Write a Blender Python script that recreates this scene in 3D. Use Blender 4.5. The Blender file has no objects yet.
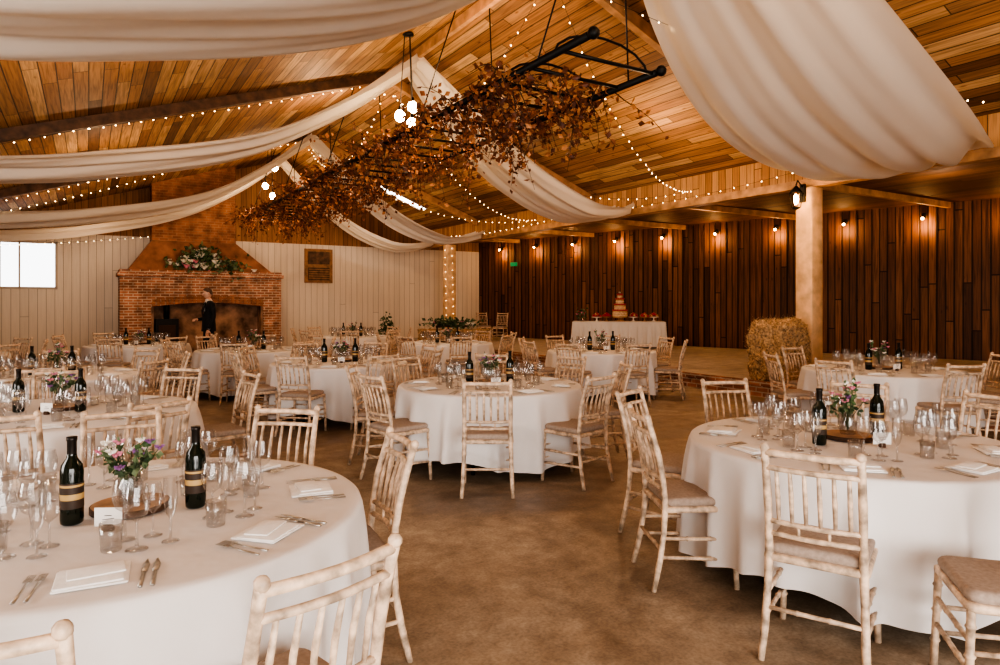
import bpy, math, random
from mathutils import Vector, Matrix, noise
random.seed(7)
TH = math.radians(31.7)
CT, ST = math.cos(TH), math.sin(TH)
def B2W(q, u, z=0.0):
    return Vector((CT*q-ST*u, ST*q+CT*u, z))
coll = bpy.context.scene.collection

# ---------------------------------------------------------------- materials
def newmat(name):
    m = bpy.data.materials.new(name); m.use_nodes = True
    nt = m.node_tree
    return m, nt, nt.nodes['Principled BSDF']
def N(nt, t, **kw):
    n = nt.nodes.new(t)
    for k, v in kw.items(): setattr(n, k, v)
    return n
def math_(nt, op, a, b=None):
    n = N(nt, 'ShaderNodeMath', operation=op)
    for i, v in enumerate((a, b)):
        if v is None: continue
        if isinstance(v, (int, float)): n.inputs[i].default_value = v
        else: nt.links.new(v, n.inputs[i])
    return n.outputs[0]
def ramp(nt, fac, cols, interp='LINEAR'):
    r = N(nt, 'ShaderNodeValToRGB'); cr = r.color_ramp; cr.interpolation = interp
    while len(cr.elements) < len(cols): cr.elements.new(0.5)
    for i, c in enumerate(cols):
        p = i/(len(cols)-1) if not isinstance(c[0], tuple) else c[1]
        cc = c if not isinstance(c[0], tuple) else c[0]
        cr.elements[i].position = p; cr.elements[i].color = (*cc, 1)
    nt.links.new(fac, r.inputs[0]); return r.outputs[0]
def mix(nt, fac, a, b, mode='MIX'):
    n = N(nt, 'ShaderNodeMix', data_type='RGBA', blend_type=mode)
    for i, v in ((0, fac), (6, a), (7, b)):
        if isinstance(v, (int, float)): n.inputs[i].default_value = v
        elif isinstance(v, tuple): n.inputs[i].default_value = (*v, 1)
        else: nt.links.new(v, n.inputs[i])
    return n.outputs[2]

def simple(name, col, rough=0.6, metal=0.0, noise_s=0, noise_amt=0.15, bump=0.0):
    m, nt, p = newmat(name)
    p.inputs['Roughness'].default_value = rough; p.inputs['Metallic'].default_value = metal
    if noise_s:
        tc = N(nt, 'ShaderNodeTexCoord'); ns = N(nt, 'ShaderNodeTexNoise')
        ns.inputs['Scale'].default_value = noise_s; ns.inputs['Detail'].default_value = 5
        nt.links.new(tc.outputs['Object'], ns.inputs['Vector'])
        a = tuple(max(0, c*(1-noise_amt*2)) for c in col); b = tuple(min(1, c*(1+noise_amt*1.4)) for c in col)
        nt.links.new(ramp(nt, ns.outputs[0], [(a, .3), (b, .7)]), p.inputs['Base Color'])
        if bump:
            bp = N(nt, 'ShaderNodeBump'); bp.inputs['Strength'].default_value = bump; bp.inputs['Distance'].default_value = .01
            nt.links.new(ns.outputs[0], bp.inputs['Height']); nt.links.new(bp.outputs[0], p.inputs['Normal'])
    else:
        p.inputs['Base Color'].default_value = (*col, 1)
    return m
def emis(name, col, s, sample=True):
    m, nt, p = newmat(name)
    p.inputs['Base Color'].default_value = (*col, 1)
    p.inputs['Emission Color'].default_value = (*col, 1); p.inputs['Emission Strength'].default_value = s
    if not sample: m.cycles.emission_sampling = 'NONE'
    return m

def plank(name, w, l, width, length, cols, gap=0.03, gapdark=0.25, grain=0.35, rough=0.65, bump=0.5, knots=True):
    m, nt, p = newmat(name)
    tc = N(nt, 'ShaderNodeTexCoord'); sp = N(nt, 'ShaderNodeSeparateXYZ')
    nt.links.new(tc.outputs['Object'], sp.inputs[0])
    idx = {'x': 0, 'y': 1, 'z': 2}
    Wc = math_(nt, 'DIVIDE', sp.outputs[idx[w]], width)
    fid = math_(nt, 'FLOOR', Wc); fr = math_(nt, 'FRACT', Wc)
    wn = N(nt, 'ShaderNodeTexWhiteNoise', noise_dimensions='1D'); nt.links.new(fid, wn.inputs['W'])
    Lc = math_(nt, 'ADD', math_(nt, 'DIVIDE', sp.outputs[idx[l]], length), wn.outputs['Value'])
    seg = math_(nt, 'FLOOR', Lc); lfr = math_(nt, 'FRACT', Lc)
    cb = N(nt, 'ShaderNodeCombineXYZ'); nt.links.new(fid, cb.inputs[0]); nt.links.new(seg, cb.inputs[1])
    wn2 = N(nt, 'ShaderNodeTexWhiteNoise', noise_dimensions='2D'); nt.links.new(cb.outputs[0], wn2.inputs['Vector'])
    base = ramp(nt, wn2.outputs['Value'], cols)
    cg = N(nt, 'ShaderNodeCombineXYZ')
    nt.links.new(math_(nt, 'MULTIPLY', Wc, 5.0), cg.inputs[0])
    nt.links.new(math_(nt, 'ADD', math_(nt, 'MULTIPLY', sp.outputs[idx[l]], 1.1), math_(nt, 'MULTIPLY', wn2.outputs['Value'], 37.0)), cg.inputs[1])
    ns = N(nt, 'ShaderNodeTexNoise'); ns.inputs['Scale'].default_value = 1.3; ns.inputs['Detail'].default_value = 6
    ns.inputs['Distortion'].default_value = .6
    nt.links.new(cg.outputs[0], ns.inputs['Vector'])
    g = ramp(nt, ns.outputs[0], [((1-grain,)*3, .3), ((1.0,)*3, .6)])
    c = mix(nt, 1.0, base, g, 'MULTIPLY')
    if knots:
        ck = N(nt, 'ShaderNodeCombineXYZ'); nt.links.new(Wc, ck.inputs[0])
        nt.links.new(math_(nt, 'MULTIPLY', sp.outputs[idx[l]], 2.2), ck.inputs[1])
        vo = N(nt, 'ShaderNodeTexVoronoi'); vo.inputs['Scale'].default_value = .9
        nt.links.new(ck.outputs[0], vo.inputs['Vector'])
        k = ramp(nt, vo.outputs['Distance'], [((.35, .25, .2), .03), ((1, 1, 1), .12)])
        c = mix(nt, .8, c, k, 'MULTIPLY')
    gm = math_(nt, 'LESS_THAN', fr, gap*2)
    gl = math_(nt, 'LESS_THAN', lfr, gap*width/length*2)
    gg = math_(nt, 'MAXIMUM', gm, gl)
    c = mix(nt, gg, c, mix(nt, 1.0, c, (gapdark,)*3, 'MULTIPLY'))
    nt.links.new(c, p.inputs['Base Color']); p.inputs['Roughness'].default_value = rough
    hb = math_(nt, 'ADD', math_(nt, 'SUBTRACT', math_(nt, 'MULTIPLY', wn2.outputs['Value'], .3), gg), math_(nt, 'MULTIPLY', ns.outputs[0], .15))
    bp = N(nt, 'ShaderNodeBump'); bp.inputs['Strength'].default_value = bump; bp.inputs['Distance'].default_value = .012
    nt.links.new(hb, bp.inputs['Height']); nt.links.new(bp.outputs[0], p.inputs['Normal'])
    return m

M = {}
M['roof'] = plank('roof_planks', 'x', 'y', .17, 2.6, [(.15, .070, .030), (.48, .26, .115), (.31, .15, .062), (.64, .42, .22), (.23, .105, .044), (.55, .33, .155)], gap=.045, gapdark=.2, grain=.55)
M['woodwall'] = plank('dark_vertical_boards', 'x', 'z', .17, 4.3, [(.080, .031, .014), (.23, .092, .040), (.12, .046, .020), (.29, .125, .056), (.16, .063, .027)], gap=.08, gapdark=.15, bump=.8, grain=.6)
M['fascia'] = plank('fascia_boards', 'y', 'z', .16, 9, [(.36, .17, .065), (.58, .33, .15), (.44, .23, .095)], gap=.04)
M['gable'] = plank('gable_boards', 'x', 'z', .16, 9, [(.24, .11, .045), (.40, .2, .085), (.31, .15, .06)], gap=.04)
M['white'] = plank('cream_painted_boards', 'x', 'z', .2, 12, [(.68, .60, .51), (.76, .67, .57), (.72, .63, .53)], gap=.03, gapdark=.45, grain=.08, knots=False, bump=.4)
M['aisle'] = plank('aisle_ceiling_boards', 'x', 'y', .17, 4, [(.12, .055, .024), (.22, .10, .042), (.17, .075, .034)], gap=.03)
M['beam_dark'] = simple('dark_stained_beam', (.12, .058, .027), .6, 0, 6, .3, .3)
M['beam'] = simple('sawn_pine_beam', (.46, .26, .13), .6, 0, 5, .2, .2)
M['post'] = simple('pale_pine_post', (.70, .45, .25), .6, 0, 5, .15, .2)
M['chair'] = simple('limewash_wood', (.62, .46, .33), .5, 0, 22, .28, .15)
M['cushion'] = simple('beige_cushion_fabric', (.37, .29, .235), .95, 0, 60, .08, .2)
M['iron'] = simple('black_iron', (.012, .011, .010), .5, .6)
M['wire'] = simple('black_cable', (.02, .015, .012), .6)
M['steel'] = simple('cutlery_steel', (.5, .48, .45), .3, .9)
M['napkin'] = simple('white_napkin', (.84, .82, .80), .85, 0, 30, .03, .2)
M['card'] = simple('white_card', (.85, .83, .8), .7)
M['slice'] = simple('cut_wood_slice', (.40, .22, .11), .6, 0, 14, .2)
M['bark'] = simple('bark', (.08, .04, .022), .9, 0, 20, .3, .5)
M['bottle'] = simple('dark_green_glass', (.006, .010, .006), .06)
M['foil'] = simple('bottle_foil', (.02, .015, .012), .35, .5)
M['label'] = simple('paper_label', (.05, .03, .02), .6, 0, 20, .1)
M['labelg'] = simple('label_gilt', (.55, .36, .14), .5)
M['leafg'] = simple('green_leaves', (.05, .095, .03), .6, 0, 9, .35)
M['leafg2'] = simple('pale_green_leaves', (.15, .20, .10), .6, 0, 9, .3)
M['pink'] = simple('pink_petals', (.62, .22, .30), .7)
M['whitep'] = simple('white_petals', (.8, .76, .68), .7)
M['purple'] = simple('purple_petals', (.28, .13, .32), .7)
M['copper1'] = simple('copper_leaf_dark', (.13, .036, .012), .6, 0, 8, .3)
M['copper2'] = simple('copper_leaf_mid', (.28, .09, .028), .6, 0, 8, .3)
M['copper3'] = simple('copper_leaf_light', (.46, .19, .065), .6, 0, 8, .3)
M['twig'] = simple('twig', (.06, .03, .018), .8)
M['hay'] = simple('hay', (.46, .30, .16), .9, 0, 26, .35, .8)
M['straw'] = simple('straw', (.72, .53, .33), .8)
M['straw2'] = simple('straw_brown', (.36, .22, .11), .8)
M['twine'] = simple('twine', (.5, .2, .08), .8)
M['soot'] = simple('sooty_brick', (.33, .20, .135), .9, 0, 3, .4)
M['hood'] = simple('hood_render', (.27, .12, .065), .9, 0, 3, .25, .3)
M['frame'] = simple('window_frame_wood', (.5, .42, .34), .6)
M['hatchf'] = simple('hatch_oak', (.32, .17, .08), .6, 0, 8, .2)
M['hatchp'] = simple('hatch_panel', (.12, .065, .035), .6, 0, 8, .3)
M['string'] = emis('fairy_bulb_glow', (1.0, .68, .34), 14, False)
M['bulb'] = emis('globe_bulb_glow', (1.0, .72, .40), 70)
M['lampglow'] = emis('lantern_glow', (1.0, .55, .22), 40)
M['strip'] = emis('skylight_glow', (1.0, .97, .92), 9)
M['green'] = emis('exit_sign_green', (.02, .4, .15), .25, False)
M['suit'] = simple('black_suit_wool', (.008, .009, .012), .8)
M['shirt'] = simple('white_shirt', (.75, .73, .72), .8)
M['skin'] = simple('skin', (.66, .40, .29), .5)
M['hair'] = simple('grey_brown_hair', (.13, .08, .055), .8, 0, 80, .3)
M['shoe'] = simple('black_leather', (.01, .01, .01), .3)
M['eye'] = simple('eye_dark', (.03, .02, .02), .3)
M['lip'] = simple('lip', (.35, .12, .10), .5)
M['sponge'] = simple('cake_sponge', (.60, .40, .22), .8, 0, 20, .2)
M['cream'] = simple('cake_cream', (.82, .74, .62), .6)
M['berry'] = simple('red_berries', (.45, .02, .03), .35)
M['cog'] = simple('dark_ember', (.05, .028, .018), .9)

def brick(name, c1, c2, mort, scale=1.0, uv=None):
    m, nt, p = newmat(name)
    tc = N(nt, 'ShaderNodeTexCoord'); sp = N(nt, 'ShaderNodeSeparateXYZ'); nt.links.new(tc.outputs['Object'], sp.inputs[0])
    cb = N(nt, 'ShaderNodeCombineXYZ')
    nt.links.new(math_(nt, 'ADD', sp.outputs[0], sp.outputs[1]), cb.inputs[0]); nt.links.new(sp.outputs[2], cb.inputs[1])
    br = N(nt, 'ShaderNodeTexBrick'); br.inputs['Scale'].default_value = scale
    br.inputs['Brick Width'].default_value = .23; br.inputs['Row Height'].default_value = .078; br.inputs['Mortar Size'].default_value = .011
    br.inputs['Color1'].default_value = (*c1, 1); br.inputs['Color2'].default_value = (*c2, 1); br.inputs['Mortar'].default_value = (*mort, 1)
    nt.links.new(cb.outputs[0], br.inputs['Vector'])
    ns = N(nt, 'ShaderNodeTexNoise'); ns.inputs['Scale'].default_value = 4; ns.inputs['Detail'].default_value = 6
    nt.links.new(tc.outputs['Object'], ns.inputs['Vector'])
    g = ramp(nt, ns.outputs[0], [((.5, .47, .45), .3), ((1.25, 1.2, 1.15), .7)])
    c = mix(nt, 1.0, br.outputs['Color'], g, 'MULTIPLY')
    nt.links.new(c, p.inputs['Base Color']); p.inputs['Roughness'].default_value = .9
    bp = N(nt, 'ShaderNodeBump'); bp.inputs['Strength'].default_value = .6; bp.inputs['Distance'].default_value = .01; bp.invert = True
    nt.links.new(br.outputs['Fac'], bp.inputs['Height']); nt.links.new(bp.outputs[0], p.inputs['Normal'])
    return m
M['brick'] = brick('red_brick', (.46, .21, .13), (.25, .11, .07), (.52, .44, .36))
M['brickdk'] = brick('chimney_brick', (.38, .16, .08), (.25, .10, .05), (.32, .19, .12))

def concrete(name, c0, c1, c2, rough=.55):
    m, nt, p = newmat(name)
    tc = N(nt, 'ShaderNodeTexCoord')
    n1 = N(nt, 'ShaderNodeTexNoise'); n1.inputs['Scale'].default_value = .8; n1.inputs['Detail'].default_value = 12; n1.inputs['Roughness'].default_value = .68
    n1.inputs['Distortion'].default_value = .8
    n2 = N(nt, 'ShaderNodeTexNoise'); n2.inputs['Scale'].default_value = 5; n2.inputs['Detail'].default_value = 12; n2.inputs['Roughness'].default_value = .75
    n3 = N(nt, 'ShaderNodeTexNoise'); n3.inputs['Scale'].default_value = 60; n3.inputs['Detail'].default_value = 3
    for n in (n1, n2, n3): nt.links.new(tc.outputs['Object'], n.inputs['Vector'])
    a = ramp(nt, n1.outputs[0], [(c0, .38), (c1, .5), (c2, .62)])
    b = ramp(nt, n2.outputs[0], [((.68, .65, .62), .36), ((1.12, 1.12, 1.12), .62)])
    b2 = ramp(nt, n3.outputs[0], [((.85, .83, .81), .35), ((1.05, 1.05, 1.05), .6)])
    nt.links.new(mix(nt, 1.0, mix(nt, 1.0, a, b, 'MULTIPLY'), b2, 'MULTIPLY'), p.inputs['Base Color'])
    nt.links.new(ramp(nt, n1.outputs[0], [((rough-.2,)*3, .35), ((rough+.2,)*3, .65)]), p.inputs['Roughness'])
    bp = N(nt, 'ShaderNodeBump'); bp.inputs['Strength'].default_value = .2; bp.inputs['Distance'].default_value = .01
    nt.links.new(n2.outputs[0], bp.inputs['Height']); nt.links.new(bp.outputs[0], p.inputs['Normal'])
    return m
M['floor'] = concrete('concrete_floor', (.225, .165, .112), (.325, .25, .178), (.43, .35, .265))
M['dais'] = concrete('pale_concrete', (.42, .36, .29), (.52, .45, .37), (.60, .53, .45))

def cloth(name, col, trans, s=3, bs=.25):
    m, nt, p = newmat(name)
    out = nt.nodes['Material Output']
    p.inputs['Base Color'].default_value = (*col, 1); p.inputs['Roughness'].default_value = .9
    tl = N(nt, 'ShaderNodeBsdfTranslucent'); tl.inputs[0].default_value = (*col, 1)
    mx = N(nt, 'ShaderNodeMixShader'); mx.inputs[0].default_value = trans
    nt.links.new(p.outputs[0], mx.inputs[1]); nt.links.new(tl.outputs[0], mx.inputs[2]); nt.links.new(mx.outputs[0], out.inputs[0])
    tc = N(nt, 'ShaderNodeTexCoord'); ns = N(nt, 'ShaderNodeTexNoise'); ns.inputs['Scale'].default_value = s; ns.inputs['Detail'].default_value = 3
    nt.links.new(tc.outputs['Object'], ns.inputs['Vector'])
    bp = N(nt, 'ShaderNodeBump'); bp.inputs['Strength'].default_value = bs; bp.inputs['Distance'].default_value = .03
    nt.links.new(ns.outputs[0], bp.inputs['Height']); nt.links.new(bp.outputs[0], p.inputs['Normal'])
    return m
M['drape'] = cloth('white_muslin', (.82, .75, .66), .35)
M['table'] = cloth('white_tablecloth', (.76, .72, .695), .04, 4, .5)
def glass(name):
    m, nt, p = newmat(name); out = nt.nodes['Material Output']
    tr = N(nt, 'ShaderNodeBsdfTransparent'); tr.inputs[0].default_value = (.93, .93, .93, 1)
    gl = N(nt, 'ShaderNodeBsdfGlossy'); gl.inputs['Roughness'].default_value = .04
    lw = N(nt, 'ShaderNodeLayerWeight'); lw.inputs[0].default_value = .35
    f = math_(nt, 'ADD', math_(nt, 'MULTIPLY', lw.outputs['Facing'], .55), .06)
    mx = N(nt, 'ShaderNodeMixShader'); nt.links.new(f, mx.inputs[0])
    nt.links.new(tr.outputs[0], mx.inputs[1]); nt.links.new(gl.outputs[0], mx.inputs[2]); nt.links.new(mx.outputs[0], out.inputs[0])
    nt.nodes.remove(p); return m
M['glass'] = glass('clear_glass')

# ---------------------------------------------------------------- mesh builder
class MB:
    def __init__(s): s.v = []; s.f = []; s.m = []; s.sm = []; s.mats = []
    def mi(s, k):
        if k not in s.mats: s.mats.append(k)
        return s.mats.index(k)
    def add(s, vs, fs, mat, smooth=False, T=None):
        o = len(s.v)
        for p in vs:
            p = Vector(p)
            if T is not None: p = T @ p
            s.v.append(p)
        i = s.mi(mat)
        for f in fs: s.f.append([o+a for a in f]); s.m.append(i); s.sm.append(smooth)
    def box(s, c, d, mat, T=None):
        x, y, z = c; a, b, h = d[0]/2, d[1]/2, d[2]/2
        vs = [(x+i*a, y+j*b, z+k*h) for k in (-1, 1) for j in (-1, 1) for i in (-1, 1)]
        fs = [(0, 2, 3, 1), (4, 5, 7, 6), (0, 1, 5, 4), (2, 6, 7, 3), (0, 4, 6, 2), (1, 3, 7, 5)]
        s.add(vs, fs, mat, False, T)
    def bbox(s, c, d, mat, r=.02, seg=3, T=None):
        x, y, z = c; a, b, h = d[0]/2, d[1]/2, d[2]/2
        prof = []
        for i in range(seg+1):
            t = math.pi/2*i/seg; prof.append((r*(1-math.sin(t)), -h+r*(1-math.cos(t))))
        prof = prof + [(p[0], -p[1]) for p in reversed(prof)]
        def ring(ins, zz):
            out = []
            rr = max(r*2, .001)
            for cx, cy, a0 in ((a-ins-rr, b-ins-rr, 0), (-(a-ins-rr), b-ins-rr, 90), (-(a-ins-rr), -(b-ins-rr), 180), (a-ins-rr, -(b-ins-rr), 270)):
                for k in range(seg+1):
                    t = math.radians(a0+90*k/seg); out.append((x+cx+rr*math.cos(t), y+cy+rr*math.sin(t), z+zz))
            return out
        vs = []; n = 4*(seg+1)
        for ins, zz in prof: vs += ring(ins, zz)
        fs = []
        for i in range(len(prof)-1):
            for j in range(n):
                fs.append((i*n+j, i*n+(j+1) % n, (i+1)*n+(j+1) % n, (i+1)*n+j))
        fs.append(tuple(reversed(range(n)))); L = (len(prof)-1)*n
        fs.append(tuple(L+j for j in range(n)))
        s.add(vs, fs, mat, True, T)
    def tube(s, pts, rad, mat, seg=8, T=None, cap=True):
        pts = [Vector(p) for p in pts]
        if isinstance(rad, (int, float)): rad = [rad]*len(pts)
        vs = []; n = len(pts)
        up = None
        for i in range(n):
            t = (pts[min(i+1, n-1)]-pts[max(i-1, 0)])
            if t.length < 1e-9: t = Vector((0, 0, 1))
            t.normalize()
            if up is None:
                up = Vector((1, 0, 0)) if abs(t.x) < .8 else Vector((0, 1, 0))
            a = (up - t*up.dot(t)).normalized(); b = t.cross(a); up = a
            r = rad[i]; rx, ry = (r, r) if isinstance(r, (int, float)) else r
            for k in range(seg):
                w = 2*math.pi*k/seg; vs.append(pts[i]+a*rx*math.cos(w)+b*ry*math.sin(w))
        fs = []
        for i in range(n-1):
            for k in range(seg): fs.append((i*seg+k, i*seg+(k+1) % seg, (i+1)*seg+(k+1) % seg, (i+1)*seg+k))
        if cap:
            fs.append(tuple(reversed(range(seg)))); fs.append(tuple((n-1)*seg+k for k in range(seg)))
        s.add(vs, fs, mat, True, T)
    def lathe(s, prof, c, mat, seg=16, T=None):
        vs = []; x, y, z = c
        for r, h in prof:
            for k in range(seg):
                w = 2*math.pi*k/seg; vs.append((x+r*math.cos(w), y+r*math.sin(w), z+h))
        fs = []
        for i in range(len(prof)-1):
            for k in range(seg): fs.append((i*seg+k, i*seg+(k+1) % seg, (i+1)*seg+(k+1) % seg, (i+1)*seg+k))
        s.add(vs, fs, mat, True, T)
    def ball(s, c, r, mat, seg=8, T=None):
        rx, ry, rz = (r, r, r) if isinstance(r, (int, float)) else r
        vs = []; fs = []; h = seg//2+1
        for i in range(h+1):
            a = math.pi*i/h
            for k in range(seg):
                w = 2*math.pi*k/seg
                vs.append((c[0]+rx*math.sin(a)*math.cos(w), c[1]+ry*math.sin(a)*math.sin(w), c[2]-rz*math.cos(a)))
        for i in range(h):
            for k in range(seg): fs.append((i*seg+k, i*seg+(k+1) % seg, (i+1)*seg+(k+1) % seg, (i+1)*seg+k))
        s.add(vs, fs, mat, True, T)
    def octa(s, c, r, mat):
        x, y, z = c
        vs = [(x+r, y, z), (x, y+r, z), (x-r, y, z), (x, y-r, z), (x, y, z+r), (x, y, z-r)]
        s.add(vs, [(0, 1, 4), (1, 2, 4), (2, 3, 4), (3, 0, 4), (1, 0, 5), (2, 1, 5), (3, 2, 5), (0, 3, 5)], mat, True)
    def leaf(s, c, size, mat, dirv=None):
        d = dirv or Vector((random.gauss(0, 1), random.gauss(0, 1), random.gauss(0, 1)))
        d = d.normalized(); a = d.orthogonal().normalized(); a = (Matrix.Rotation(random.uniform(0, 6.28), 3, d) @ a)
        n = d.cross(a); c = Vector(c); w = size*.36
        p = [c, c+d*size*.5+a*w+n*size*.08, c+d*size, c+d*size*.5-a*w+n*size*.08, c+d*size*.5-n*size*.05]
        s.add(p, [(0, 1, 4), (1, 2, 4), (2, 3, 4), (3, 0, 4)], mat, False)
    def prism(s, poly, u0, u1, mat, axis='q'):
        n = len(poly)
        vs = [(p[0], u0, p[1]) for p in poly]+[(p[0], u1, p[1]) for p in poly]
        fs = [tuple(range(n)), tuple(reversed(range(n, 2*n)))]
        for i in range(n): fs.append((i, i+n, (i+1) % n+n, (i+1) % n))
        s.add(vs, fs, mat)
    def mesh(s, name):
        me = bpy.data.meshes.new(name); me.from_pydata([tuple(p) for p in s.v], [], s.f)
        for k in s.mats: me.materials.append(M[k])
        me.polygons.foreach_set('material_index', s.m); me.polygons.foreach_set('use_smooth', s.sm)
        me.update(); return me
    def obj(s, name, loc=(0, 0, 0), rot=0.0, fixn=False):
        me = s.mesh(name)
        return place(me, name, loc, rot)
def place(me, name, loc=(0, 0, 0), rot=0.0):
    o = bpy.data.objects.new(name, me); o.location = loc; o.rotation_euler = (0, 0, rot); coll.objects.link(o); return o
def fixnormals(me):
    import bmesh
    bm = bmesh.new(); bm.from_mesh(me); bmesh.ops.recalc_face_normals(bm, faces=bm.faces); bm.to_mesh(me); bm.free()

# ---------------------------------------------------------------- room shell (barn coords q,u,z rotated by TH)
RQ, RH = 5.0, 6.1
def roofz(q): return RH-.32*(RQ-q) if q < RQ else RH-.383*(q-RQ)
UW = 22.5; UB = -4.0; QL = -5.0; QP = 10.3; QC = 12.94; QE = 9.4
def wallq(u): return QC+.2617*(UW-u)
m = MB(); m.add([(QL-1, UB-1, 0), (21, UB-1, 0), (21, UW+1, 0), (QL-1, UW+1, 0), (QL-1, UB-1, -.2), (21, UB-1, -.2), (21, UW+1, -.2), (QL-1, UW+1, -.2)],
      [(0, 1, 2, 3), (7, 6, 5, 4), (0, 4, 5, 1), (1, 5, 6, 2), (2, 6, 7, 3), (3, 7, 4, 0)], 'floor')
m.obj('floor', rot=TH)
m = MB()
wq0, wq1, wz0, wz1 = -2.08, -.73, 1.92, 3.25
m.prism([(QL, 0), (wq0, 0), (wq0, 3.5), (-3.1, 3.5), (QL, roofz(QL))], UW, UW+.2, 'white')
m.prism([(wq0, 0), (wq1, 0), (wq1, wz0), (wq0, wz0)], UW, UW+.2, 'white')
m.prism([(wq0, wz1), (wq1, wz1), (wq1, 3.5), (wq0, 3.5)], UW, UW+.2, 'white')
m.prism([(wq1, 0), (QC+.1, 0), (QC+.1, 3.5), (wq1, 3.5)], UW, UW+.2, 'white')
m.prism([(-3.1, 3.5), (QP, 3.5), (QP, roofz(QP)), (RQ, RH), (-3.1, roofz(-3.1))], UW+.02, UW+.2, 'gable')
m.prism([(QP, 3.5), (QC+.1, 3.5), (QC+.1, 4.0), (QP, 4.0)], UW+.02, UW+.2, 'gable')
o = m.obj('wall_far', rot=TH); fixnormals(o.data)
m = MB()
for q in (wq0+.03, wq1-.03, (wq0+wq1)/2-.2): m.box((q, UW+.02, (wz0+wz1)/2), (.06 if q != (wq0+wq1)/2-.2 else .04, .1, wz1-wz0), 'frame')
for z in (wz0+.03, wz1-.03): m.box(((wq0+wq1)/2, UW+.02, z), (wq1-wq0, .1, .06), 'frame')
m.obj('window_1', rot=TH)
# hatch
m = MB(); hq, hz = 6.65, 2.78
m.box((hq, UW-.02, hz), (.95, .05, 1.15), 'hatchf')
m.box((hq, UW-.06, hz+.27), (.72, .05, .42), 'hatchp'); m.box((hq, UW-.06, hz-.27), (.72, .05, .42), 'hatchp')
for i in range(5): m.box((hq, UW-.1, hz-.42+i*.075), (.7, .03, .03), 'hatchf')
m.obj('wooden_wall_hatch', rot=TH)
# wood wall (own frame)
L = math.hypot(UW-UB, wallq(UB)-QC)
wang = math.atan2(UB-UW, wallq(UB)-QC)
pc = B2W(QC, UW)
m = MB(); m.box((L/2, .1, 2.0), (L, .2, 4.0), 'woodwall')
for i in range(int(L/.34)):
    m.box((.17+i*.34, -.012, 1.93), (.05, .03, 3.7), 'woodwall')
wall_right = m.obj('wall_right', loc=pc, rot=wang+TH)
def wallpt(s, off, z):
    p = Matrix.Rotation(wang+TH, 3, 'Z') @ Vector((s, off, 0)); return pc+p+Vector((0, 0, z))
side = 1 if (Matrix.Rotation(wang, 3, 'Z') @ Vector((0, 1, 0))).x > 0 else -1
if side < 0:
    for v in wall_right.data.vertices: v.co.y *= -1
m = MB(); m.box((QL-.1, (UB+UW)/2, 1.45), (.2, UW-UB, 2.9), 'white'); m.obj('wall_left', rot=TH)
m = MB(); D0, D1 = -3.2, 3.2
m.prism([(QL, 0), (D0, 0), (D0, roofz(D0)), (QL, roofz(QL))], UB-.2, UB, 'white')
m.prism([(D0, 3.2), (D1, 3.2), (D1, roofz(D1)), (D0, roofz(D0))], UB-.2, UB, 'white')
m.prism([(D1, 0), (QP, 0), (QP, roofz(QP)), (RQ, RH), (D1, roofz(D1))], UB-.2, UB, 'white')
m.prism([(QP, 0), (wallq(UB)+.2, 0), (wallq(UB)+.2, 4.0), (QP, 4.0)], UB-.2, UB, 'white')
o = m.obj('wall_back', rot=TH); fixnormals(o.data)
# roof
m = MB(); a, b = UB-.2, UW+.2
m.prism([(QL-.2, roofz(QL-.2)), (RQ, RH), (RQ, RH+.12), (QL-.2, roofz(QL-.2)+.12)], a, b, 'roof')
m.prism([(RQ, RH), (QP+.1, roofz(QP+.1)), (QP+.1, roofz(QP+.1)+.12), (RQ, RH+.12)], a, b, 'roof')
o = m.obj('ceiling', rot=TH); fixnormals(o.data)
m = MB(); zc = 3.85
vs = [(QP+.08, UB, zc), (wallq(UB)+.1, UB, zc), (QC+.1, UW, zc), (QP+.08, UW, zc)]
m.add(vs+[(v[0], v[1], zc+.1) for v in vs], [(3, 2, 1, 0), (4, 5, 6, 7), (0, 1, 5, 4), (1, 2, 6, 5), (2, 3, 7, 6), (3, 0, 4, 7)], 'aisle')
for k, u in enumerate([-2, 1.2, 4.4, 7.6, 10.8, 14, 17.2, 20.4]):
    m.box(((QP+wallq(u))/2, u, zc-.07), (wallq(u)-QP-.12, .09, .13), 'beam')
m.obj('ceiling_aisle', rot=TH)
m = MB(); m.box((QP, (UB+UW)/2, 3.83), (.1, UW-UB, .48), 'fascia'); m.box((QP, (UB+UW)/2, 3.54), (.22, UW-UB, .14), 'beam')
m.obj('trim_1', rot=TH)
# rafters and ridge
m = MB()
for u in (1.2, 6.9, 12.4, 17.9):
    for q0, q1 in ((QL, RQ), (RQ, QP-.1)):
        z0, z1 = roofz(q0), roofz(q1); h = .19; w = .06
        mt = 'beam_dark' if q0 < 0 else 'beam'
        vs = [(q0, u-w, z0-h), (q0, u+w, z0-h), (q1, u+w, z1-h), (q1, u-w, z1-h), (q0, u-w, z0-.005), (q0, u+w, z0-.005), (q1, u+w, z1-.005), (q1, u-w, z1-.005)]
        m.add(vs, [(3, 2, 1, 0), (4, 5, 6, 7), (0, 1, 5, 4), (1, 2, 6, 5), (2, 3, 7, 6), (3, 0, 4, 7)], mt)
m.box((RQ, (UB+UW)/2, RH-.12), (.07, UW-UB, .18), 'beam')
m.obj('roof_rafters', rot=TH)
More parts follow.
